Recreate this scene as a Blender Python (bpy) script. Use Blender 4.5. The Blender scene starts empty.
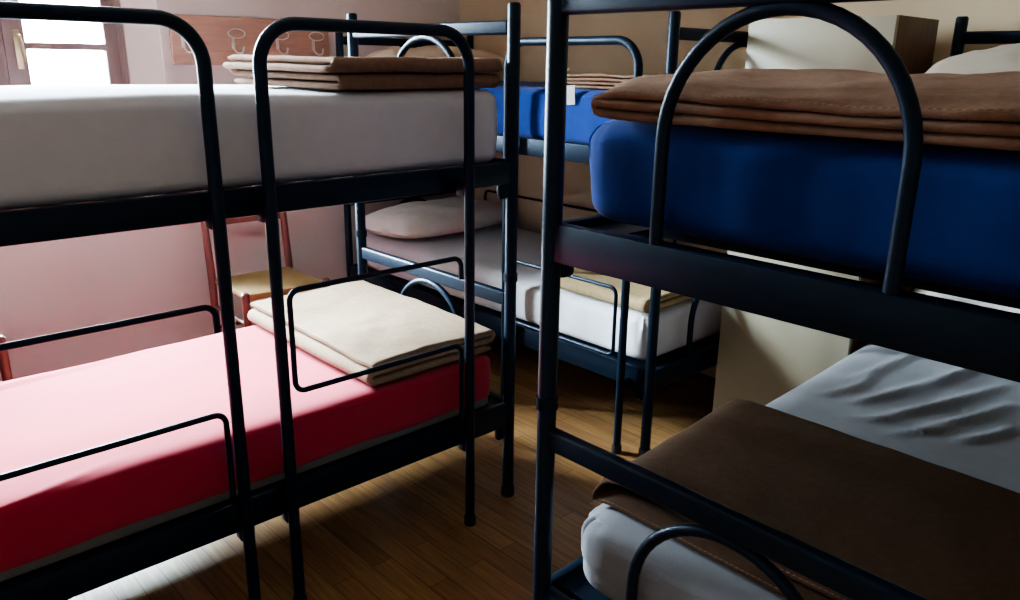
import bpy, bmesh, math, random
from mathutils import Vector, Matrix, noise
random.seed(7)
scene = bpy.context.scene
C = scene.collection
PI = math.pi

# ------------------------------------------------------------------ materials
def mat(name, col, rough=.6, metal=0, spec=.5):
    m = bpy.data.materials.new(name); m.use_nodes = True
    b = m.node_tree.nodes['Principled BSDF']
    b.inputs['Base Color'].default_value = (*col, 1)
    b.inputs['Roughness'].default_value = rough
    b.inputs['Metallic'].default_value = metal
    b.inputs['Specular IOR Level'].default_value = spec
    return m, m.node_tree.nodes, m.node_tree.links, b

def varied(name, c1, c2, scale=6, rough=.6, spec=.3, bump=0, bscale=200, metal=0, detail=4, stretch=(1, 1, 1)):
    m, n, l, b = mat(name, c1, rough, metal, spec)
    tc = n.new('ShaderNodeTexCoord'); mp = n.new('ShaderNodeMapping'); mp.inputs['Scale'].default_value = stretch
    l.new(tc.outputs['Object'], mp.inputs['Vector'])
    t = n.new('ShaderNodeTexNoise'); t.inputs['Scale'].default_value = scale; t.inputs['Detail'].default_value = detail
    l.new(mp.outputs[0], t.inputs['Vector'])
    r = n.new('ShaderNodeValToRGB'); r.color_ramp.elements[0].position = .3; r.color_ramp.elements[1].position = .7
    r.color_ramp.elements[0].color = (*c1, 1); r.color_ramp.elements[1].color = (*c2, 1)
    l.new(t.outputs['Fac'], r.inputs[0]); l.new(r.outputs[0], b.inputs['Base Color'])
    if bump:
        t2 = n.new('ShaderNodeTexNoise'); t2.inputs['Scale'].default_value = bscale; t2.inputs['Detail'].default_value = 3
        l.new(tc.outputs['Object'], t2.inputs['Vector'])
        bp = n.new('ShaderNodeBump'); bp.inputs['Strength'].default_value = bump; bp.inputs['Distance'].default_value = .004
        l.new(t2.outputs['Fac'], bp.inputs['Height']); l.new(bp.outputs[0], b.inputs['Normal'])
    return m

def fabric(name, col, dk=.85, bump=.25, bscale=350, sheen=.15, scale=25):
    m = varied(name, tuple(c * dk for c in col), col, scale, .92, .15, bump, bscale)
    b = m.node_tree.nodes['Principled BSDF']
    b.inputs['Sheen Weight'].default_value = sheen; b.inputs['Sheen Roughness'].default_value = .6
    return m

def fleece(name, col):
    m = fabric(name, col, .80, .3, 220, .0, 55)
    return m

M = {}
M['paint'] = varied('navy_metal_paint', (.0028, .0085, .019), (.004, .0115, .026), 30, .38, .3, .03, 400)
M['paint'].node_tree.nodes['Principled BSDF'].inputs['Specular Tint'].default_value = (.55, .74, 1, 1)
M['rubber'] = mat('black_rubber', (.01, .01, .011), .7)[0]
M['red'] = fabric('red_sheet_cotton', (.44, .026, .065), .93, .12, 500)
M['cream'] = fabric('white_sheet_cotton', (.62, .63, .69), .95, .12, 500)
M['white'] = fabric('pale_sheet_cotton', (.70, .725, .79), .95, .15, 450)
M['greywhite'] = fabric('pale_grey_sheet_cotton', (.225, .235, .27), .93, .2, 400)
M['blue'] = fabric('blue_sheet_cotton', (.002, .030, .20), .85, .2, 450, .08)
M['ticking'] = fabric('grey_mattress_ticking', (.17, .175, .18), .9, .2, 300)
M['brown'] = fleece('brown_blanket_wool', (.25, .150, .105))
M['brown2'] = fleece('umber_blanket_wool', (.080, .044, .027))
M['beige'] = fleece('beige_blanket_wool', (.31, .225, .155))
M['tan'] = fleece('tan_blanket_wool', (.46, .34, .19))
M['hem'] = None
M['pillow'] = fabric('pillowcase_cotton', (.82, .78, .76), .93, .12, 400)
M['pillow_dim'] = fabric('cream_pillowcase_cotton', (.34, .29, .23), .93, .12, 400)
M['pillow_beige'] = fabric('beige_pillowcase_cotton', (.66, .54, .42), .93, .12, 400)
M['slat'] = varied('birch_slat_wood', (.42, .33, .2), (.55, .44, .28), 12, .55, .3, stretch=(1, 14, 14))
M['white_board'] = varied('white_melamine', (.34, .31, .235), (.36, .33, .25), 3, .45, .4)
M['side_wood'] = varied('dark_red_brown_laminate', (.085, .038, .020), (.12, .055, .028), 9, .45, .4, stretch=(6, 6, .6))
M['plinth'] = mat('dark_plinth', (.03, .02, .015), .6)[0]
M['chair_wood'] = varied('red_brown_chair_wood', (.13, .045, .04), (.18, .065, .055), 10, .35, .5, stretch=(4, 4, .5))
M['win_wood'] = varied('brown_window_wood', (.17, .105, .095), (.22, .14, .125), 8, .45, .4, stretch=(8, 8, .7))
M['rack_wood'] = varied('glare_paled_rack_wood', (.36, .19, .14), (.44, .25, .185), 7, .45, .4, stretch=(1, 8, 9))  # paler than the wood itself: window glare over it is put in the colour
M['nickel'] = mat('pale_nickel', (.75, .72, .68), .3, .6)[0]
M['brass'] = mat('aged_brass', (.65, .52, .34), .35, .8)[0]
M['paper'] = mat('white_label_paper', (.8, .8, .78), .8)[0]
M['wall_dark'] = varied('bounce_toned_brown_wall', (.42, .34, .28), (.44, .36, .30), 2.5, .9, .15, .15, 140)  # wall out of view; its dark tone is chosen to hold down bounced light
M['ceil'] = varied('ceiling_plaster', (.68, .62, .54), (.70, .64, .56), 3, .9, .1, .1, 120)
M['wall_lit'] = varied('lit_pink_wall_plaster', (.64, .56, .53), (.67, .59, .555), 2.5, .9, .15, .15, 140)  # same paint as the back wall; its pinker look in light is painted in
M['wall_yel'] = varied('warm_beige_wall_plaster', (.59, .48, .335), (.63, .51, .36), 2.5, .9, .15, .15, 140)
M['reveal'] = varied('white_reveal_plaster', (.82, .79, .74), (.85, .82, .77), 4, .9, .1, .05, 140)

# hem of the blankets: slanting stitches
def hem_mat(k):
    m, n, l, b = mat('stitched_blanket_hem', (.3, .18, .1), .9, 0, .1)
    tc = n.new('ShaderNodeTexCoord')
    w = n.new('ShaderNodeTexWave'); w.inputs['Scale'].default_value = 55; w.bands_direction = 'DIAGONAL'; w.inputs['Distortion'].default_value = 1.0
    l.new(tc.outputs['Object'], w.inputs['Vector'])
    r = n.new('ShaderNodeValToRGB'); r.color_ramp.elements[0].color = (.19 * k, .115 * k, .078 * k, 1); r.color_ramp.elements[1].color = (.34 * k, .215 * k, .145 * k, 1)
    l.new(w.outputs['Fac'], r.inputs[0]); l.new(r.outputs[0], b.inputs['Base Color'])
    bp = n.new('ShaderNodeBump'); bp.inputs['Strength'].default_value = .4; bp.inputs['Distance'].default_value = .004
    l.new(w.outputs['Fac'], bp.inputs['Height']); l.new(bp.outputs[0], b.inputs['Normal'])
    return m
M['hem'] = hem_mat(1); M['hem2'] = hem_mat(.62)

def floor_mat():
    m, n, l, b = mat('oak_parquet', (.3, .17, .07), .36, 0, .35)
    tc = n.new('ShaderNodeTexCoord'); mp = n.new('ShaderNodeMapping')
    mp.inputs['Rotation'].default_value = (0, 0, PI / 2)
    l.new(tc.outputs['Object'], mp.inputs['Vector'])
    br = n.new('ShaderNodeTexBrick')
    br.inputs['Scale'].default_value = 1; br.inputs['Brick Width'].default_value = .52; br.inputs['Row Height'].default_value = .068
    br.inputs['Mortar Size'].default_value = .0012; br.inputs['Mortar Smooth'].default_value = .1; br.offset = .37
    br.inputs['Color1'].default_value = (.255, .135, .06, 1); br.inputs['Color2'].default_value = (.385, .225, .10, 1)
    br.inputs['Mortar'].default_value = (.10, .05, .02, 1)
    l.new(mp.outputs[0], br.inputs['Vector'])
    mp2 = n.new('ShaderNodeMapping'); mp2.inputs['Scale'].default_value = (26, 1.6, 1)
    l.new(tc.outputs['Object'], mp2.inputs['Vector'])
    t = n.new('ShaderNodeTexNoise'); t.inputs['Scale'].default_value = 3; t.inputs['Detail'].default_value = 6
    l.new(mp2.outputs[0], t.inputs['Vector'])
    r = n.new('ShaderNodeValToRGB'); r.color_ramp.elements[0].color = (.62, .62, .62, 1); r.color_ramp.elements[1].color = (1.15, 1.12, 1.08, 1)
    r.color_ramp.elements[0].position = .3; r.color_ramp.elements[1].position = .7
    l.new(t.outputs['Fac'], r.inputs[0])
    mx = n.new('ShaderNodeMix'); mx.data_type = 'RGBA'; mx.blend_type = 'MULTIPLY'; mx.inputs['Factor'].default_value = 1
    l.new(br.outputs['Color'], mx.inputs['A']); l.new(r.outputs[0], mx.inputs['B'])
    l.new(mx.outputs['Result'], b.inputs['Base Color'])
    bp = n.new('ShaderNodeBump'); bp.inputs['Strength'].default_value = .15; bp.inputs['Distance'].default_value = .002
    l.new(br.outputs['Fac'], bp.inputs['Height']); bp.invert = True; l.new(bp.outputs[0], b.inputs['Normal'])
    return m
M['floor'] = floor_mat()

def rush_mat():
    m, n, l, b = mat('woven_rush', (.4, .27, .12), .75, 0, .25)
    tc = n.new('ShaderNodeTexCoord')
    sep = n.new('ShaderNodeSeparateXYZ'); l.new(tc.outputs['Object'], sep.inputs[0])
    ax = n.new('ShaderNodeMath'); ax.operation = 'ABSOLUTE'; l.new(sep.outputs['X'], ax.inputs[0])
    ay = n.new('ShaderNodeMath'); ay.operation = 'ABSOLUTE'; l.new(sep.outputs['Y'], ay.inputs[0])
    mn = n.new('ShaderNodeMath'); mn.operation = 'MAXIMUM'; l.new(ax.outputs[0], mn.inputs[0]); l.new(ay.outputs[0], mn.inputs[1])
    sc = n.new('ShaderNodeMath'); sc.operation = 'MULTIPLY'; sc.inputs[1].default_value = 700; l.new(mn.outputs[0], sc.inputs[0])
    sn = n.new('ShaderNodeMath'); sn.operation = 'SINE'; l.new(sc.outputs[0], sn.inputs[0])
    r = n.new('ShaderNodeValToRGB'); r.color_ramp.elements[0].color = (.28, .18, .075, 1); r.color_ramp.elements[1].color = (.5, .36, .17, 1)
    l.new(sn.outputs[0], r.inputs[0]); l.new(r.outputs[0], b.inputs['Base Color'])
    bp = n.new('ShaderNodeBump'); bp.inputs['Strength'].default_value = .6; bp.inputs['Distance'].default_value = .003
    l.new(sn.outputs[0], bp.inputs['Height']); l.new(bp.outputs[0], b.inputs['Normal'])
    return m
M['rush'] = rush_mat()

def glass_mat():
    m = bpy.data.materials.new('window_glass'); m.use_nodes = True
    n, l = m.node_tree.nodes, m.node_tree.links
    n.clear()
    o = n.new('ShaderNodeOutputMaterial'); mx = n.new('ShaderNodeMixShader'); t = n.new('ShaderNodeBsdfTransparent'); g = n.new('ShaderNodeBsdfGlossy')
    fr = n.new('ShaderNodeFresnel'); fr.inputs['IOR'].default_value = 1.45
    g.inputs['Roughness'].default_value = .02; t.inputs['Color'].default_value = (.96, .98, .97, 1)
    l.new(fr.outputs[0], mx.inputs[0]); l.new(t.outputs[0], mx.inputs[1]); l.new(g.outputs[0], mx.inputs[2]); l.new(mx.outputs[0], o.inputs[0])
    return m
M['glass'] = glass_mat()

# ------------------------------------------------------------------ object helpers
def link(name, me, material, parent=None, smooth=35):
    me.materials.append(material)
    me.polygons.foreach_set('use_smooth', [True] * len(me.polygons))
    me.set_sharp_from_angle(angle=math.radians(smooth))
    o = bpy.data.objects.new(name, me); C.objects.link(o)
    if parent is not None: o.parent = parent
    return o

def obj(name, bm, material, parent=None, smooth=35):
    bmesh.ops.recalc_face_normals(bm, faces=bm.faces)
    me = bpy.data.meshes.new(name); bm.to_mesh(me); bm.free()
    return link(name, me, material, parent, smooth)

def tag(o, label, cat, group=None):
    o['label'] = label; o['category'] = cat
    if group: o['group'] = group
    return o

def thing(name, label, cat, loc=(0, 0, 0), rz=0, group=None):
    o = bpy.data.objects.new(name, None); C.objects.link(o)
    o.location = loc; o.rotation_euler = (0, 0, rz); o.empty_display_size = .1
    return tag(o, label, cat, group)

def struct(o):
    o['kind'] = 'structure'; return o

def add_box(bm, lo, hi, bevel=0, seg=2):
    lo, hi = Vector(lo), Vector(hi)
    r = bmesh.ops.create_cube(bm, size=1)
    vs = r['verts']
    c = (lo + hi) / 2; s = hi - lo
    for v in vs: v.co = Vector((v.co.x * s.x, v.co.y * s.y, v.co.z * s.z)) + c
    if bevel:
        es = list({e for v in vs for e in v.link_edges})
        bmesh.ops.bevel(bm, geom=es, offset=bevel, segments=seg, profile=.5, affect='EDGES')

def box(lo, hi, bevel=0, seg=2):
    bm = bmesh.new(); add_box(bm, lo, hi, bevel, seg); return bm

def grid_frame(us, vs, holes, w0, w1, bevel=0, P=lambda u, v, w: (u, w, v)):
    """flat lattice of one piece: grid cells over us x vs, the cells in holes left open, solid from w0 to w1"""
    bm = bmesh.new(); cache = {}
    def V(i, j, k):
        if (i, j, k) not in cache: cache[(i, j, k)] = bm.verts.new(P(us[i], vs[j], (w0, w1)[k]))
        return cache[(i, j, k)]
    nu, nv = len(us) - 1, len(vs) - 1
    full = lambda i, j: 0 <= i < nu and 0 <= j < nv and (i, j) not in holes
    for i in range(nu):
        for j in range(nv):
            if not full(i, j): continue
            for k in (0, 1): bm.faces.new([V(i, j, k), V(i + 1, j, k), V(i + 1, j + 1, k), V(i, j + 1, k)])
            for (di, dj, p, q) in ((-1, 0, (i, j), (i, j + 1)), (1, 0, (i + 1, j), (i + 1, j + 1)), (0, -1, (i, j), (i + 1, j)), (0, 1, (i, j + 1), (i + 1, j + 1))):
                if not full(i + di, j + dj): bm.faces.new([V(*p, 0), V(*q, 0), V(*q, 1), V(*p, 1)])
    bmesh.ops.recalc_face_normals(bm, faces=bm.faces)
    if bevel:
        es = [e for e in bm.edges if len(e.link_faces) == 2 and e.calc_face_angle(0) > 1]
        bmesh.ops.bevel(bm, geom=es, offset=bevel, segments=2, profile=.5, affect='EDGES')
    return bm

def fillet(pts, rad, n=8):
    pts = [Vector(p) for p in pts]; out = [pts[0]]
    for i in range(1, len(pts) - 1):
        a, b, c = pts[i - 1], pts[i], pts[i + 1]
        r = rad[i] if isinstance(rad, (list, tuple)) else rad
        d1 = (a - b).normalized(); d2 = (c - b).normalized()
        ang = d1.angle(d2); tl = min(r / math.tan(ang / 2), (a - b).length * .49, (c - b).length * .49)
        rr = tl * math.tan(ang / 2)
        bis = (d1 + d2).normalized(); cen = b + bis * (rr / math.sin(ang / 2))
        s = b + d1 * tl; e = b + d2 * tl
        v0 = s - cen; v1 = e - cen; ax = v0.cross(v1)
        tot = v0.angle(v1)
        for k in range(n + 1):
            out.append(cen + Matrix.Rotation(tot * k / n, 3, ax) @ v0)
    out.append(pts[-1]); return out

def add_tube(bm, pts, r, seg=14, caps=True):
    pts = [Vector(p) for p in pts]
    n = len(pts); rings = []
    T0 = (pts[1] - pts[0]).normalized()
    up = Vector((0, 0, 1)) if abs(T0.z) < .9 else Vector((1, 0, 0))
    N = T0.cross(up).normalized()
    for i, p in enumerate(pts):
        if i == 0: T = T0
        elif i == n - 1: T = (pts[i] - pts[i - 1]).normalized()
        else: T = ((pts[i] - pts[i - 1]).normalized() + (pts[i + 1] - pts[i]).normalized()).normalized()
        N = (N - T * N.dot(T)).normalized(); B = T.cross(N)
        rr = r[i] if isinstance(r, (list, tuple)) else r
        rings.append([bm.verts.new(p + (N * math.cos(2 * PI * k / seg) + B * math.sin(2 * PI * k / seg)) * rr) for k in range(seg)])
    for a, b in zip(rings, rings[1:]):
        for k in range(seg):
            bm.faces.new((a[k], a[(k + 1) % seg], b[(k + 1) % seg], b[k]))
    if caps:
        bm.faces.new(rings[0][::-1]); bm.faces.new(rings[-1])

def tube(pts, r, seg=14):
    bm = bmesh.new(); add_tube(bm, pts, r, seg); return bm

def lathe(bm, c, prof, seg=20):
    c = Vector(c); rings = []
    for (r, z) in prof:
        if r <= 1e-6: rings.append([bm.verts.new(c + Vector((0, 0, z)))])
        else: rings.append([bm.verts.new(c + Vector((r * math.cos(2 * PI * k / seg), r * math.sin(2 * PI * k / seg), z))) for k in range(seg)])
    for a, b in zip(rings, rings[1:]):
        for k in range(seg):
            k2 = (k + 1) % seg
            if len(a) == 1: bm.faces.new((a[0], b[k2], b[k]))
            elif len(b) == 1: bm.faces.new((a[k], a[k2], b[0]))
            else: bm.faces.new((a[k], a[k2], b[k2], b[k]))

# ------------------------------------------------------------------ room
XW, YW, ZC = 3.152, 3.85, 2.75
X0, Y0 = -1.7, -1.9
struct(obj('floor', box((X0 - .1, Y0 - .1, -.1), (XW + .1, YW + .1, 0)), M['floor']))
struct(obj('ceiling', box((X0 - .1, Y0 - .1, ZC), (XW + .1, YW + .45, ZC + .1)), M['ceil']))
struct(obj('wall_back', box((XW, Y0 - .1, 0), (XW + .12, YW + .4, ZC)), M['wall_yel']))
struct(obj('wall_front', box((X0 - .12, Y0 - .1, 0), (X0, YW + .4, ZC)), M['wall_lit']))
struct(obj('wall_right', box((X0, Y0 - .12, 0), (XW, Y0, ZC)), M['wall_dark']))

# the window wall with two recessed windows
WZ0, WZ1 = .72, 2.52
WINS = [(.305, 1.267)]
YF = 3.93        # inner face of the window frame
def window_wall():
    bm = bmesh.new()
    xs = [X0]
    for a, b in sorted(WINS): xs += [a - .128, b + .128]
    xs.append(XW)
    zs = [0, WZ0 - .02, WZ1 + .02, ZC]
    def quad(*p): bm.faces.new([bm.verts.new(q) for q in p])
    for y in (YW, YW + .17):
        for i in range(len(xs) - 1):
            for j in range(3):
                if i % 2 == 1 and j == 1: continue
                quad((xs[i], y, zs[j]), (xs[i + 1], y, zs[j]), (xs[i + 1], y, zs[j + 1]), (xs[i], y, zs[j + 1]))
    return bm
struct(obj('wall_left', window_wall(), M['wall_lit']))
def reveal(a, b):
    bm = bmesh.new()
    def ring(y, e, z): return [(a - e, y, WZ0 - z), (b + e, y, WZ0 - z), (b + e, y, WZ1 + z), (a - e, y, WZ1 + z)]
    R = [ring(YW - .001, .128, .02), ring(YF, 0, 0), ring(YF + .07, 0, 0), ring(YW + .17, .02, .02)]
    V = [[bm.verts.new(p) for p in r] for r in R]
    for u, v in zip(V, V[1:]):
        for k in range(4): bm.faces.new((u[k], u[(k + 1) % 4], v[(k + 1) % 4], v[k]))
    return bm
for i, (a, b) in enumerate(WINS): struct(obj('trim_%d' % (i + 1), reveal(a, b), M['reveal']))

def window(idx, a, b):
    w = bpy.data.objects.new('window_%d' % idx, None); C.objects.link(w); struct(w)
    y0, y1 = YF, YF + .06
    mid = (a + b) / 2
    obj('window_frame', grid_frame([a, a + .03, b - .03, b], [WZ0, WZ0 + .03, WZ1 - .03, WZ1], {(1, 1)}, y0 + .01, y1 + .02), M['win_wood'], w)
    for (l, r, lw, rw) in ((a + .031, mid - .001, .055, .08), (mid + .001, b - .031, .08, .055)):
        zz = [WZ0 + .031, WZ0 + .11]
        for z in (1.16, 1.495, 1.83, 2.17): zz += [z - .014, z + .014]
        zz += [WZ1 - .11, WZ1 - .031]
        s = obj('casement', grid_frame([l, l + lw, r - rw, r], zz, {(1, 1), (1, 3), (1, 5), (1, 7), (1, 9)}, y0, y0 + .05, .004), M['win_wood'], w)
        obj('pane', box((l + lw - .01, y0 + .026, WZ0 + .09), (r - rw + .01, y0 + .030, WZ1 - .09)), M['glass'], s)
    hx = mid + .05
    h = obj('window_handle', tube(fillet([(hx, y0 - .003, 1.535), (hx, y0 - .045, 1.535), (hx + .012, y0 - .047, 1.43)], .012, 5), .0085, 10), M['brass'], w)
    obj('handle_plate', box((hx - .012, y0 - .006, 1.40), (hx + .012, y0, 1.56), .003), M['brass'], h)
    for z in (1.2, 1.95): obj('hinge', tube([(b - .031, y0 - .006, z - .04), (b - .031, y0 - .006, z + .04)], .007, 10), M['brass'], w)
for i, (a, b) in enumerate(WINS): window(i + 1, a, b)

# ------------------------------------------------------------------ bunk beds (local: x along the bed from the visible end, front side at y=0, far side at y=-W)
W = .881; HP = 1.62; PR = .0195
ZU0, ZU1, ZL0, ZL1 = 1.092, 1.160, .272, .356

def bunk(label, loc, rz, L, hoops, loops, back_loops=(), brace=False):
    t = thing('bunk_bed', label, 'bunk bed', loc, rz, 'metal bunk beds of the dormitory')
    for x in (0, L):
        for y in (0, -W):
            p = obj('corner_post', tube([(x, y, .02), (x, y, HP - .006), (x, y, HP)], [PR, PR, PR - .004], 18), M['paint'], t)
            bm = bmesh.new(); lathe(bm, (x, y, 0), [(0, 0), (PR + .003, 0), (PR + .004, .012), (PR + .003, .035), (PR + .0003, .036)])
            obj('rubber_foot', bm, M['rubber'], p)
            bm = bmesh.new()
            lathe(bm, (x, y, .79), [(PR - .001, -.014), (PR + .0035, -.013), (PR + .0035, .013), (PR - .001, .014)])
            obj('joint_collar', bm, M['paint'], p)
            for s in (-1, 1): obj('screw_head', tube([(x, y + s * (PR + .001), .79), (x, y + s * (PR + .007), .79)], .005, 8), M['paint'], p)
    for y in (0, -W):
        for z0, z1 in ((ZU0, ZU1), (ZL0, ZL1)):
            s = 1 if y == 0 else -1
            o = obj('side_rail', box((PR - .004, y - .012, z0), (L - PR + .004, y + .012, z1), .005), M['paint'], t)
            yy = y - s * .011; zl = z1 - .036
            obj('slat_ledge', box((PR + .01, min(yy, yy - s * .022), zl), (L - PR - .01, max(yy, yy - s * .022), zl + .005)), M['paint'], o)
            for x in (PR + .019, L - PR - .019):
                obj('rail_bracket', box((x - .02, y - .014, z0 - .045), (x + .02, y + .014, z0 + .01), .012, 3), M['paint'], o)
    for x in (0, L):
        for z0, z1 in ((ZU0 - .004, ZU1 + .003), (ZL0, ZL1)):
            obj('end_rail', box((x - .013, -W + PR - .004, z0), (x + .013, -PR + .004, z1), .004), M['paint'], t)
        for z0, z1 in ((.691, .738), (1.532, 1.572)):
            obj('end_bar', box((x - .013, -W + PR - .004, z0), (x + .013, -PR + .004, z1), .007, 3), M['paint'], t)
        for zb, zt in ((ZU1, 1.541), (ZL1, .694)):
            c = -.4375; hw = .195; r = .0115
            zs = zt - r - hw
            pts = [(x, c + hw, zb - .006)]
            for k in range(25):
                a = PI * k / 24
                pts.append((x, c + hw * math.cos(a), zs + hw * math.sin(a) if zs > zb else zb + (zt - r - zb) * math.sin(a)))
            pts.append((x, c - hw, zb - .006))
            if zs <= zb: pts = pts[1:-1]
            obj('end_arch', tube(pts, r, 14), M['paint'], t)
    for z1 in (ZU1, ZL1):
        n = 15; us = [.045]
        for k in range(n): us += [.075 + (L - .15) * k / (n - 1) - .03, .075 + (L - .15) * k / (n - 1) + .03]
        us = us[1:]
        vs = [-W + .014, -W + .10, -.10, -.014]
        obj('slat_base', grid_frame(us, vs, {(i, 1) for i in range(1, len(us) - 1, 2)}, z1 - .030, z1 - .018, P=lambda u, v, w: (u, v, w)), M['paint'], t)
    D = .053; R = .0155
    for x0, x1 in hoops:
        y = D
        h = obj('guard_hoop', tube(fillet([(x0, y, .015), (x0, y, 1.5306), (x1, y, 1.5306), (x1, y, .015)], .095, 10), R, 16), M['paint'], t)
        for x in (x0, x1):
            bm = bmesh.new(); lathe(bm, (x, y, 0), [(0, 0), (R + .003, 0), (R + .004, .012), (R + .003, .032), (R + .0003, .033)])
            obj('rubber_foot', bm, M['rubber'], h)
            for z in (ZU0 + .02, ZL0 + .025):
                obj('hoop_bracket', box((x - .017, .010, z - .035), (x + .017, y - .004, z + .012), .007, 2), M['paint'], h)
    for (xs, xc, zt, zb, y) in loops:
        # stub at the xs end, closed at the xc end, lower bar bends down to the rail at xs
        obj('safety_rail', tube(fillet([(xs, y, zt - .065), (xs, y, zt), (xc, y, zt), (xc, y, zb), (xs, y, zb), (xs, y, min(zb - .03, ZL1 - .01))], .028, 7), .0075, 12), M['paint'], t)
    for (xs, xc, zt, zb, y) in back_loops:
        obj('safety_rail', tube(fillet([(xs, y, ZL1 - .01), (xs, y, zt), (xc, y, zt), (xc, y, ZL1 - .01)], .03, 7), .0075, 12), M['paint'], t)
    if brace:
        obj('middle_leg', tube(fillet([(.135, -.035, 0), (.135, -.035, .262), (.135, -W + .04, .262), (.135, -W + .04, 0)], .05, 8), .011, 12), M['paint'], t)
    return t

A0, B0, C0 = (1.6708, 1.7882, 0), (1.0638, 1.0244, 0), (2.2542, 1.6409, 0)
LA, LB, LC = 1.96, 1.957, 2.09
bunk('dark navy metal bunk bed with red lower mattress, near the window', A0, PI, LA, [(.217, .830), (.957, 1.76)],
     [(.247, .797, .903, .632, .050), (.985, 1.735, .903, .632, .050)])
bunk('dark navy metal bunk bed at right with arched end panels towards the viewer', B0, 0, LB, [], [], brace=True)
bunk('dark navy metal bunk bed along the beige far wall behind a single tall hoop', C0, PI / 2, LC, [(.096, .748)],
     [(.765, .142, .655, .388, .050)], [(.55, 1.95, .709, .43, -W)])

# ------------------------------------------------------------------ mattresses
def axis_pts(h, r, n, k=6):
    a = [-h + r * (1 - math.cos(PI / 2 * i / k)) for i in range(k)]
    b = [-h + r + (2 * h - 2 * r) * i / n for i in range(n + 1)]
    return a + b + [-x for x in a[::-1]]

def rbox(hx, hy, hz, r, nx, ny, nz, f=None, rz=None):
    """rounded box surface; vertical-corner radius r, top and bottom edge radius rz"""
    rz = rz or r
    X, Y, Z = axis_pts(hx, r, nx), axis_pts(hy, r, ny), axis_pts(hz, rz, nz)
    bm = bmesh.new(); cache = {}
    def V(x, y, z):
        key = (round(x, 6), round(y, 6), round(z, 6))
        v = cache.get(key)
        if v: return v
        cx, cy = max(-hx + r, min(hx - r, x)), max(-hy + r, min(hy - r, y)); cz = max(-hz + rz, min(hz - rz, z))
        d = Vector(((x - cx) / r, (y - cy) / r, (z - cz) / rz))
        if d.length > 1e-9:
            d.normalize()
        p = Vector((cx + d.x * r, cy + d.y * r, cz + d.z * rz))
        if f: p = f(p, d)
        v = bm.verts.new(p); cache[key] = v; return v
    def face(us, vs, fn):
        for i in range(len(us) - 1):
            for j in range(len(vs) - 1):
                q = []
                for a in (fn(us[i], vs[j]), fn(us[i + 1], vs[j]), fn(us[i + 1], vs[j + 1]), fn(us[i], vs[j + 1])):
                    w = V(*a)
                    if w not in q: q.append(w)
                if len(q) > 2:
                    try: bm.faces.new(q)
                    except ValueError: pass
    for s in (-1, 1):
        face(X, Y, lambda a, b: (a, b, s * hz)); face(X, Z, lambda a, b: (a, s * hy, b)); face(Y, Z, lambda a, b: (s * hx, a, b))
    return bm

def nz(x, y, z=0): return noise.noise(Vector((x, y, z)))

def mattress(label, x0, x1, y0, y1, z0, z1, sheet, seed, ridges=(), strip=0, hem=False, corner=.05, edge=.03, wr=.003, gather=False, group='mattresses on the bunks'):
    c = Vector(((x0 + x1) / 2, (y0 + y1) / 2, z0)); hx, hy, hz = (x1 - x0) / 2, (y1 - y0) / 2, (z1 - z0) / 2
    t = thing('mattress', label, 'mattress', c, 0, group)
    def f(p, d):
        q = p.copy(); wx, wy = p.x + c.x, p.y + c.y
        up = max(0, p.z / hz)
        if p.z > 0:
            q.z += (nz(wx * 2.2, wy * 2.2, seed) * .006 + nz(wx * 7, wy * 7, seed + 3) * wr * .5) * max(0, d.z)
            for (ax, ay, bx, by, w, h) in ridges:
                ex, ey = bx - ax, by - ay; l2 = ex * ex + ey * ey
                s = ((wx - ax) * ex + (wy - ay) * ey) / l2; sc = max(0, min(1, s))
                dx, dy = wx - ax - ex * sc, wy - ay - ey * sc
                bend = .02 * math.sin(s * 3 + ax * 9)
                dd = math.hypot(dx, dy + bend * (0 if s < 0 or s > 1 else 1))
                fade = math.sin(PI * sc) ** .6 if 0 < sc < 1 else 0
                q.z += h * fade * math.exp(-(dd / w) ** 2) * max(0, d.z)
        side = 1 - abs(d.z)
        if strip and p.z < -.5 * hz: q.z += .011 * nz(wx * 3.5, wy * 3.5, 7) + .003
        bulge = .006 * math.cos(PI / 2 * p.z / hz) * side
        wob = nz(wx * 3, wy * 3, p.z * 5 + seed) * .005 * side + nz(wx * 11, wy * 11, p.z * 3 + seed) * wr * side * .8
        if gather and abs(d.x) > .25 and abs(d.y) > .25 and p.z > -.2 * hz:
            a = math.atan2(abs(d.y), abs(d.x)); wob += .007 * math.sin(a * 22 + nz(a * 3, seed) * 3) * min(1, (p.z / hz + .2))
        if hem: wob += .0045 * (1 if p.z > -.12 * hz else 0)
        q.x += d.x * (bulge + wob); q.y += d.y * (bulge + wob)
        return q
    bm = rbox(hx, hy, hz, corner, max(8, int(hx * 2 / .018)), max(8, int(hy * 2 / .018)), 9, f, edge)
    for v in bm.verts: v.co.z += hz
    # the sheet is the visible skin, the ticking shows at the underside
    o = obj('fitted_sheet', bm, sheet, t, 70)
    if strip:
        core = rbox(hx - .006, hy - .006, .5 * (strip + .03), .04, 24, 12, 3, None, .012)
        for v in core.verts: v.co.z += .5 * (strip + .03) - strip
        obj('mattress_core', core, M['ticking'], t, 60)
    return t

# bunk near the window (left): x from -.27 to 1.63, y 1.80 .. 2.62
AX0, AX1, AY0, AY1 = -.26, 1.628, 1.808, 2.632
mattress('off-white mattress on the upper bunk beside the window', AX0, AX1 + .016, AY0, AY1, 1.152, 1.372, M['cream'], 1)
mattress('red sheeted mattress on the lower bunk beside the window', AX0, AX1 - .002, AY0, AY1 - .01, .364, .530, M['red'], 2, strip=.018, edge=.022,
         ridges=[(.1, 1.83, .5, 1.86, .012, .004), (.05, 2.55, .9, 2.60, .015, .006), (.0, 2.5, .5, 2.58, .012, .004)])
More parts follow.
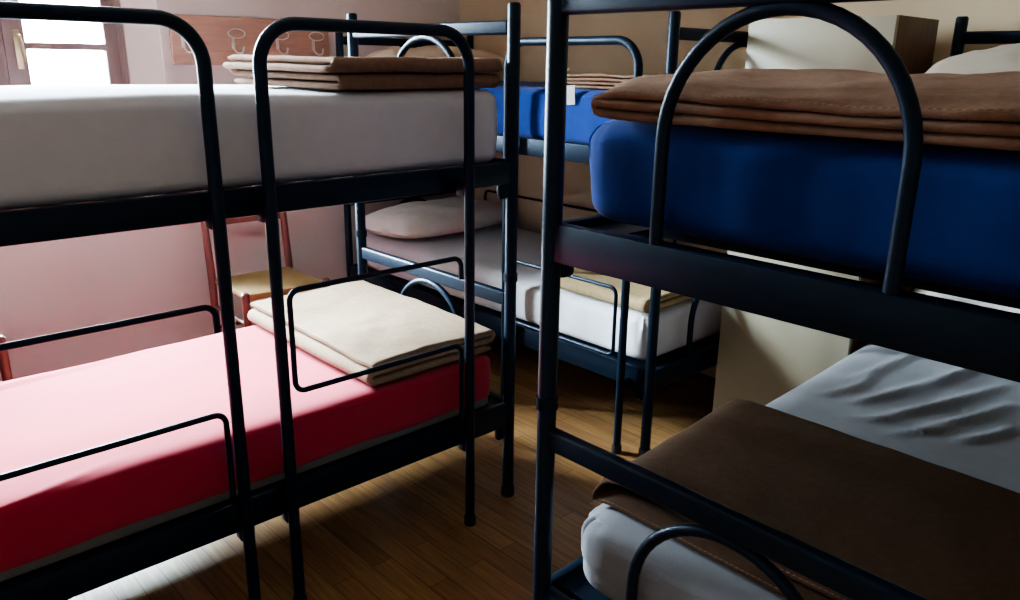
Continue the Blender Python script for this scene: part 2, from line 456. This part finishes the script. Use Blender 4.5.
# bunk at right
BX0, BX1, BY0, BY1 = 1.102, 2.975, .185, .992
mattress('royal blue mattress on the right bunk, close to the viewer', BX0, BX1, BY0, BY1, 1.165, 1.354, M['blue'], 5, wr=.006, corner=.06, edge=.04, gather=True)
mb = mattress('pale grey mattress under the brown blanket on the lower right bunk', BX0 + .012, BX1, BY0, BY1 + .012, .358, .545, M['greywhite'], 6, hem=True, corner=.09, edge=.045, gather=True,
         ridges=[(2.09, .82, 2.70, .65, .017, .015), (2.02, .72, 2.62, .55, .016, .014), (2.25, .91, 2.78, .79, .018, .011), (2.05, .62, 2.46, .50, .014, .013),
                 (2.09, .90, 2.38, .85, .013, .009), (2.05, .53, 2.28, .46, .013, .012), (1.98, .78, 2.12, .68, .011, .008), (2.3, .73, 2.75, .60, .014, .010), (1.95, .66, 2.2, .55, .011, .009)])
mb.rotation_euler.z = math.radians(2.6); mb.location.y += .016
# bunk along the far wall
CX0, CX1, CY0, CY1 = 2.272, 3.095, 1.685, 3.69
mattress('bright blue mattress on the upper bunk against the far wall', CX0, CX1, CY0, CY1, 1.150, 1.358, M['blue'], 8, wr=.004)
mattress('white creased mattress on the lower bunk against the far wall', CX0, CX1, CY0, CY1, .358, .548, M['white'], 9, corner=.06, edge=.035, wr=.014, gather=True,
         ridges=[(2.30, 1.9, 2.6, 2.25, .014, .010), (2.30, 2.02, 2.65, 2.32, .012, .009), (2.3, 2.15, 2.7, 2.35, .014, .010), (2.32, 2.55, 2.7, 2.42, .03, .014),
                 (2.4, 2.7, 2.95, 2.5, .014, .009), (2.6, 3.0, 2.9, 2.7, .012, .008), (2.3, 2.25, 2.5, 2.45, .012, .009), (2.35, 2.9, 2.8, 3.05, .015, .007), (2.32, 1.8, 2.5, 2.1, .01, .008)])

# ------------------------------------------------------------------ folded blankets
def serpentine(D, layers, t, g, first_at_zero=True, jit=0, rnd=None, step=.02):
    """list of (u, w, layer) along a ribbon folded back and forth"""
    pitch = t + g; pts = []
    at0 = first_at_zero          # side of the first fold
    for i in range(layers):
        h = t / 2 + i * pitch
        lo = rnd.uniform(0, jit) if rnd else 0; hi = D - (rnd.uniform(0, jit) if rnd else 0)
        a, b = (hi, lo) if at0 else (lo, hi)
        n = max(4, int(abs(b - a) / step))
        run = [(a + (b - a) * k / n, h, i) for k in range(n + 1)]
        if i > 0 and pts: run = run[1:] if False else run
        pts += run
        if i < layers - 1:
            s = -1 if at0 else 1
            for k in range(1, 8):
                an = PI * k / 8
                pts.append((b + s * math.sin(an) * pitch / 2 * 1.0, h + pitch / 2 * (1 - math.cos(an)), i + k / 8))
        at0 = not at0
    return pts

def blanket(label, origin, ud, vd, D, width, layers, t, g, material, seed, jit=.01, end_jit=0, drape=None, hem_layers=(), hem=None, name='folded_blanket', lump=.006):
    rnd = random.Random(seed)
    root = thing(name, label, 'blanket', origin, 0, 'folded wool blankets on the bunks')
    U, Vv, Zv = Vector(ud), Vector(vd), Vector((0, 0, 1))
    path = serpentine(D, layers, t, g, True, jit, rnd)
    nE = max(10, int(width / .02))
    ej = [rnd.uniform(-end_jit, 0) for _ in range(layers + 1)]
    es = [0, .003, .008, .015] + [.015 + (width - .03) * k / nE for k in range(1, nE)] + [width - .015, width - .008, width - .003, width]
    ef = [.35, .72, .95, 1] + [1] * (nE - 1) + [1, .95, .72, .35]
    n = len(path)
    tot = layers * (t + g)
    def pos(u, w, lay, e, ef_):
        l0 = int(min(lay, layers - 1)); fr = min(lay, layers - 1) - l0
        j = ej[l0] * (1 - fr) + ej[min(l0 + 1, layers)] * fr
        ee = e + j * (1 - e / width) + nz(u * 5, lay * 3.7, seed) * .004
        hgt = w / tot
        dz = nz(u * 4 + seed, ee * 4, 1.3) * lump * hgt + nz(u * 13 + seed, ee * 13, 4.3) * lump * .35 * hgt
        # softer towards the rims
        p = U * (u + nz(ee * 6, lay * 2.1, seed + 5) * .004) + Vv * ee + Zv * (w + dz)
        if drape: p = drape(p, u, ee, w, lay)
        return p
    bm = bmesh.new(); top = []; bot = []
    for i in range(n):
        u, w, lay = path[i]
        a = path[max(0, i - 1)]; b = path[min(n - 1, i + 1)]
        tx, tz = b[0] - a[0], b[1] - a[1]; l = math.hypot(tx, tz) or 1
        nx, nzz = -tz / l, tx / l
        pf = 1
        if i == 0 or i == n - 1: pf = .4
        r1, r2 = [], []
        for e, fe in zip(es, ef):
            h = t / 2 * min(pf, fe)
            r1.append(bm.verts.new(pos(u + nx * h, w + nzz * h, lay, e, fe)))
            r2.append(bm.verts.new(pos(u - nx * h, w - nzz * h, lay, e, fe)))
        top.append(r1); bot.append(r2)
    m = len(es)
    for i in range(n - 1):
        for k in range(m - 1):
            bm.faces.new((top[i][k], top[i][k + 1], top[i + 1][k + 1], top[i + 1][k]))
            bm.faces.new((bot[i][k], bot[i + 1][k], bot[i + 1][k + 1], bot[i][k + 1]))
        for k in (0, m - 1):
            bm.faces.new((top[i][k], top[i + 1][k], bot[i + 1][k], bot[i][k]))
    for i in (0, n - 1):
        for k in range(m - 1):
            bm.faces.new((top[i][k], bot[i][k], bot[i][k + 1], top[i][k + 1]))
    obj('wool_fabric', bm, material, root, 60)
    for lay in hem_layers:
        pts = [pos(p[0], p[1], p[2], .004, 1) for p in path if lay - .01 <= p[2] <= lay + .01]
        bm = bmesh.new(); prev = None
        for p in pts:
            ring = [bm.verts.new(p + Vv * a + Zv * b) for a, b in ((-.001, -t * .36), (-.003, 0), (-.001, t * .38), (.020, t * .53), (.022, t * .40), (.02, -t * .36))]
            if prev:
                for k in range(6): bm.faces.new((prev[k], prev[(k + 1) % 6], ring[(k + 1) % 6], ring[k]))
            else: bm.faces.new(ring)
            prev = ring
        bm.faces.new(prev)
        obj('stitched_hem', bm, hem or M['hem'], root, 60)
    return root

def up_drape(p, u, e, w, lay): return p

# upper bunk beside the window: folds towards the viewer, raw layers at the left end
blanket('brown folded blanket on the off-white upper mattress', (1.125, 1.826, 1.378), (0, 1, 0), (1, 0, 0), .62, .522, 4, .018, .004, M['brown'], 9, jit=.02, end_jit=.07)
# lower bunk beside the window: folds at the left, layered edge towards the viewer
blanket('pale beige folded blanket on the red mattress', (1.165, 1.832, .537), (1, 0, 0), (0, 1, 0),   .462, .79, 3, .0235, .002, M['beige'], 12, jit=.012, end_jit=.012, lump=.012)
# right bunk upper: folds at the left, hemmed edge towards the viewer
def sag_up(p, u, e, w, lay):
    p.z += -.012 * math.exp(-max(0, e) / .045) + .026 * min(1, max(0, e) / .35) * (w / .052)
    if lay > 1.2: p.z -= .016 * math.exp(-max(0, u) / .018) * min(1, lay - 1.2); p.y += .010 * math.exp(-max(0, u) / .02) * min(1, lay - 1.2)
    if lay < 1.2: p.z += .004 * math.exp(-max(0, u) / .03)
    return p
blanket('thick brown folded blanket with hemmed edge on the royal blue mattress', (1.094, .952, 1.368), (0, -1, 0), (1, 0, 0), .78, .56, 3, .0165, .0012, M['brown'], 23, jit=.006, end_jit=.012, drape=sag_up, hem_layers=(2,), lump=.014)
# right bunk lower
def sag_low(p, u, e, w, lay):
    d = max(0, .05 - u)
    p.z -= 3.2 * d * d * 1.0
    f = max(0, .07 - e); p.z -= 1.5 * f * f
    if lay > .5:
        p.x += .030 * math.exp(-max(0, e) / .1) * (lay - .5) * 2
        p.z += .016 * math.exp(-((u - .13) / .14) ** 2) * math.exp(-(e / .09) ** 2)
    if lay > .5: p.z += .006 * math.exp(-((u - .06) / .08) ** 2) * math.exp(-(e / .12) ** 2)
    return p
blanket('dark brown blanket spread over the foot of the lower right bunk', (1.182, .968, .562), (0, -1, 0), (1, .085, 0), .82, .62, 2, .010, .012, M['brown2'], 31, jit=.01, end_jit=.02, drape=sag_low, hem_layers=(0, 1), hem=M['hem2'], name='spread_blanket', lump=.007)
# far bunk lower: folds at the near side
blanket('tan folded blanket at the foot of the white creased mattress', (2.290, 1.700, .560), (1, 0, 0), (0, 1, 0), .78, .50, 2, .027, .003, M['tan'], 41, jit=.015, end_jit=.02, lump=.012)
# far bunk upper
blanket('brown folded blanket on the bright blue mattress at the far wall', (2.305, 2.165, 1.362), (0, -1, 0), (1, 0, 0), .46, .74, 4, .011, .003, M['brown'], 51, jit=.02, end_jit=.02, lump=.012)

# white care label hanging from the blue mattress of the far bunk
bm = bmesh.new()
g = [[bm.verts.new((2.2585 - .002 * math.sin(j * .9) , 2.118 - .042 * i, 1.372 - .072 * j / 5 + .004 * i)) for i in range(2)] for j in range(6)]
for j in range(5): bm.faces.new((g[j][0], g[j][1], g[j + 1][1], g[j + 1][0]))
bmesh.ops.solidify(bm, geom=bm.faces[:], thickness=.001)
tag(obj('paper_label', bm, M['paper']), 'small white paper label hanging on the side of the bright blue mattress', 'label')

# ------------------------------------------------------------------ pillows
def pillow(label, c, a, b, h, rz, tilt, material, seed, group='bed pillows'):
    bm = bmesh.new(); n = 34; m = 24
    T = [[None] * (m + 1) for _ in range(n + 1)]; Bt = [[None] * (m + 1) for _ in range(n + 1)]
    for i in range(n + 1):
        for j in range(m + 1):
            s, t = -1 + 2 * i / n, -1 + 2 * j / m
            e = max(0, (1 - abs(s) ** 2.6)) ** .5 * max(0, (1 - abs(t) ** 2.6)) ** .5
            px = a * s * (1 - .07 * (1 - abs(t)) * abs(s) ** 3 * -1 - .04 * t * t); py = b * t * (1 - .05 * s * s)
            z = h * e ** .8
            wr = nz(s * 2.5 + seed, t * 2.5, .3) * .02 * e + nz(s * 6 + seed, t * 6, 1.3) * .010 * e
            T[i][j] = bm.verts.new((px, py, z * 1.1 + wr))
            Bt[i][j] = T[i][j] if (i in (0, n) or j in (0, m)) else bm.verts.new((px, py, -z * .75))
    for i in range(n):
        for j in range(m):
            bm.faces.new((T[i][j], T[i + 1][j], T[i + 1][j + 1], T[i][j + 1]))
            bm.faces.new((Bt[i][j], Bt[i][j + 1], Bt[i + 1][j + 1], Bt[i + 1][j]))
    o = obj('pillow', bm, material, None, 80)
    o.location = c; o.rotation_euler = (tilt[0], tilt[1], rz)
    return tag(o, label, 'pillow', group)
pillow('white pillow at the head of the far lower bunk', (2.63, 3.40, .622), .42, .235, .080, .04, (0, 0), M['pillow'], 1)
pillow('beige pillow at the head of the far upper bunk', (2.66, 3.44, 1.440), .36, .22, .078, -.04, (0, 0), M['pillow_beige'], 2)
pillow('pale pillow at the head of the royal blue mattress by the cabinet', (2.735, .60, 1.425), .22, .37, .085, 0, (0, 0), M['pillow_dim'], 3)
pillow('grey-white pillow propped at the head of the lower right bunk', (2.80, .60, .715), .22, .36, .085, 0, (0, -.62), M['pillow'], 4)

# ------------------------------------------------------------------ tall cabinet
cb = thing('cabinet', 'tall white-fronted cabinet with dark wooden side between the beds', 'cabinet', (2.623, 1.333, 0))
x0, x1, y0, y1, zt = 0, .345, -.255, .255, 1.609
for ya in (y0, y1 - .018): obj('side_panel', box((.02, ya, .09), (x1, ya + .018, zt), .001), M['side_wood'], cb)
obj('top_panel', box((.02, y0 + .018, zt - .018), (x1, y1 - .018, zt), .001), M['side_wood'], cb)
obj('bottom_panel', box((.02, y0 + .018, .09), (x1, y1 - .018, .108), .001), M['side_wood'], cb)
obj('back_panel', box((x1 - .008, y0 + .018, .108), (x1, y1 - .018, zt - .018)), M['side_wood'], cb)
obj('front_door', box((0, y0, .09), (.0195, y1, zt), .0015), M['white_board'], cb)
obj('plinth', box((.05, y0 + .01, 0), (x1 - .02, y1 - .01, .0895)), M['plinth'], cb)

# ------------------------------------------------------------------ chairs
def chair(label, x, y, rz, group='rush seat chairs under the window wall'):
    t = thing('rush_chair', label, 'chair', (x, y, 0), rz, group)
    w, d, zs = .195, .19, .468
    for s in (-1, 1):
        o = obj('front_leg', tube([(s * w, -d, 0), (s * w, -d, zs - .02), (s * w, -d, zs + .004), (s * w, -d, zs + .012)], [.014, .018, .018, .010], 16), M['chair_wood'], t)
        obj('back_post', tube([(s * w, d, 0), (s * w, d, zs), (s * w * 1.0, d + .035, .80), (s * w, d + .05, .90)], [.015, .0185, .016, .012], 16), M['chair_wood'], t)
    bm = rbox(w - .006, d - .004, .018, .02, 16, 16, 2, lambda p, dd: Vector((p.x, p.y, p.z - .007 * (1 - (p.x / w) ** 2) * (1 - (p.y / d) ** 2) * (1 if p.z > 0 else 0))), .012)
    for v in bm.verts: v.co.z += zs - .018
    s_ = obj('seat', bm, M['rush'], t)
    for z0 in (.725, .84):
        bm = bmesh.new()
        rows = []
        for i in range(13):
            xx = -w + .012 + (2 * w - .024) * i / 12; bow = .022 * (1 - (xx / w) ** 2); yb = d + .035 * (z0 - zs) / .33 + bow
            rows.append([bm.verts.new((xx, yb + a, z0 + b)) for a, b in ((-.006, -.024), (.006, -.024), (.010, .024), (-.002, .024))])
        for a, b in zip(rows, rows[1:]):
            for k in range(4): bm.faces.new((a[k], a[(k + 1) % 4], b[(k + 1) % 4], b[k]))
        bm.faces.new(rows[0]); bm.faces.new(rows[-1])
        obj('back_slat', bm, M['chair_wood'], t, 50)
    def st(a, b): obj('stretcher', tube([a, b], .009, 10), M['chair_wood'], t)
    for z in (.17, .30):
        st((-w, -d, z), (w, -d, z))
        for s in (-1, 1): st((s * w, -d, z + .03), (s * w, d, z + .03))
    st((-w, d, .22), (w, d, .22))
    return t
chair('dark red wooden chair with woven rush seat behind the left bunk under the coat rack', 1.595, 3.365, -.03)
chair('dark red wooden chair at the left edge, mostly out of view', .275, 3.40, .05)

# ------------------------------------------------------------------ coat rack
cr = thing('coat_rack', 'red-brown wooden coat rack with four metal hooks on the wall', 'coat rack', (1.84, YW, 1.53))
obj('mounting_board', box((-.405, -.02, -.105), (.412, 0, .115), .004), M['rack_wood'], cr)
for hx in (-.335, -.095, .135, .335):
    pts = [(hx + .042 * math.cos(2 * PI * k / 24), -.030, .040 + .021 * math.sin(2 * PI * k / 24)) for k in range(25)]
    h = obj('hook', tube(fillet([(hx - .018, -.026, .022), (hx - .018, -.026, -.03), (hx - .012, -.05, -.050), (hx + .012, -.058, -.050), (hx + .020, -.055, -.02)], .014, 5), .0048, 10), M['nickel'], cr)
    obj('oval_ring', tube(pts, .0032, 8), M['nickel'], h)
    obj('hook_plate', box((hx - .026, -.027, -.030), (hx - .010, -.019, .024), .002), M['nickel'], h)

# ------------------------------------------------------------------ light
w = bpy.data.worlds.new('overcast_sky'); scene.world = w; w.use_nodes = True
bg = w.node_tree.nodes['Background']
wn, wl = w.node_tree.nodes, w.node_tree.links
wtc = wn.new('ShaderNodeTexCoord'); wsep = wn.new('ShaderNodeSeparateXYZ'); wl.new(wtc.outputs['Generated'], wsep.inputs[0])
wr = wn.new('ShaderNodeValToRGB')       # pale overcast sky over darker ground, brighter higher up
wmap = wn.new('ShaderNodeMapRange'); wmap.inputs['From Min'].default_value = -1; wmap.inputs['From Max'].default_value = 1
wl.new(wsep.outputs['Z'], wmap.inputs['Value']); wl.new(wmap.outputs[0], wr.inputs[0])
e = wr.color_ramp.elements
e[0].position = .42; e[0].color = (.05, .053, .05, 1); e[1].position = .86; e[1].color = (.98, 1.12, 1.22, 1)
for p_, c_ in ((.50, (.10, .11, .118, 1)), (.58, (.19, .22, .245, 1)), (.70, (.50, .58, .635, 1))):
    k = e.new(p_); k.color = c_
wl.new(wr.outputs[0], bg.inputs['Color'])
bg.inputs['Strength'].default_value = 950
for (a, b) in WINS:
    l = bpy.data.lights.new('window_portal', 'AREA'); l.shape = 'RECTANGLE'; l.size = b - a + .04; l.size_y = WZ1 - WZ0 + .04
    l.cycles.is_portal = True
    o = bpy.data.objects.new('window_portal', l); C.objects.link(o)
    o.location = ((a + b) / 2, YW + .19, (WZ0 + WZ1) / 2); o.rotation_euler = (-PI / 2, 0, 0)

# ------------------------------------------------------------------ camera
cam = bpy.data.cameras.new('camera'); co = bpy.data.objects.new('camera', cam); C.objects.link(co)
f = 785.9971; cam.sensor_width = 36; cam.lens = 36 * f / 1020; cam.clip_start = .02
yaw, pit, rol = math.radians(46.9635), math.radians(-16.7594), math.radians(.7709)
F = Vector((math.cos(yaw) * math.cos(pit), math.sin(yaw) * math.cos(pit), math.sin(pit)))
R = Vector((math.sin(yaw), -math.cos(yaw), 0)); Up = R.cross(F)
R2 = R * math.cos(rol) + Up * math.sin(rol); U2 = -R * math.sin(rol) + Up * math.cos(rol)
co.matrix_world = Matrix.Translation((0, 0, 1.45)) @ Matrix((R2, U2, -F)).transposed().to_4x4()
scene.camera = co
scene.cycles.max_bounces = 10; scene.cycles.diffuse_bounces = 6
scene.cycles.use_denoising = True
scene.cycles.sample_clamp_indirect = 20
scene.view_settings.view_transform = 'AgX'
scene.view_settings.look = 'AgX - Medium High Contrast'
scene.view_settings.exposure = -.05
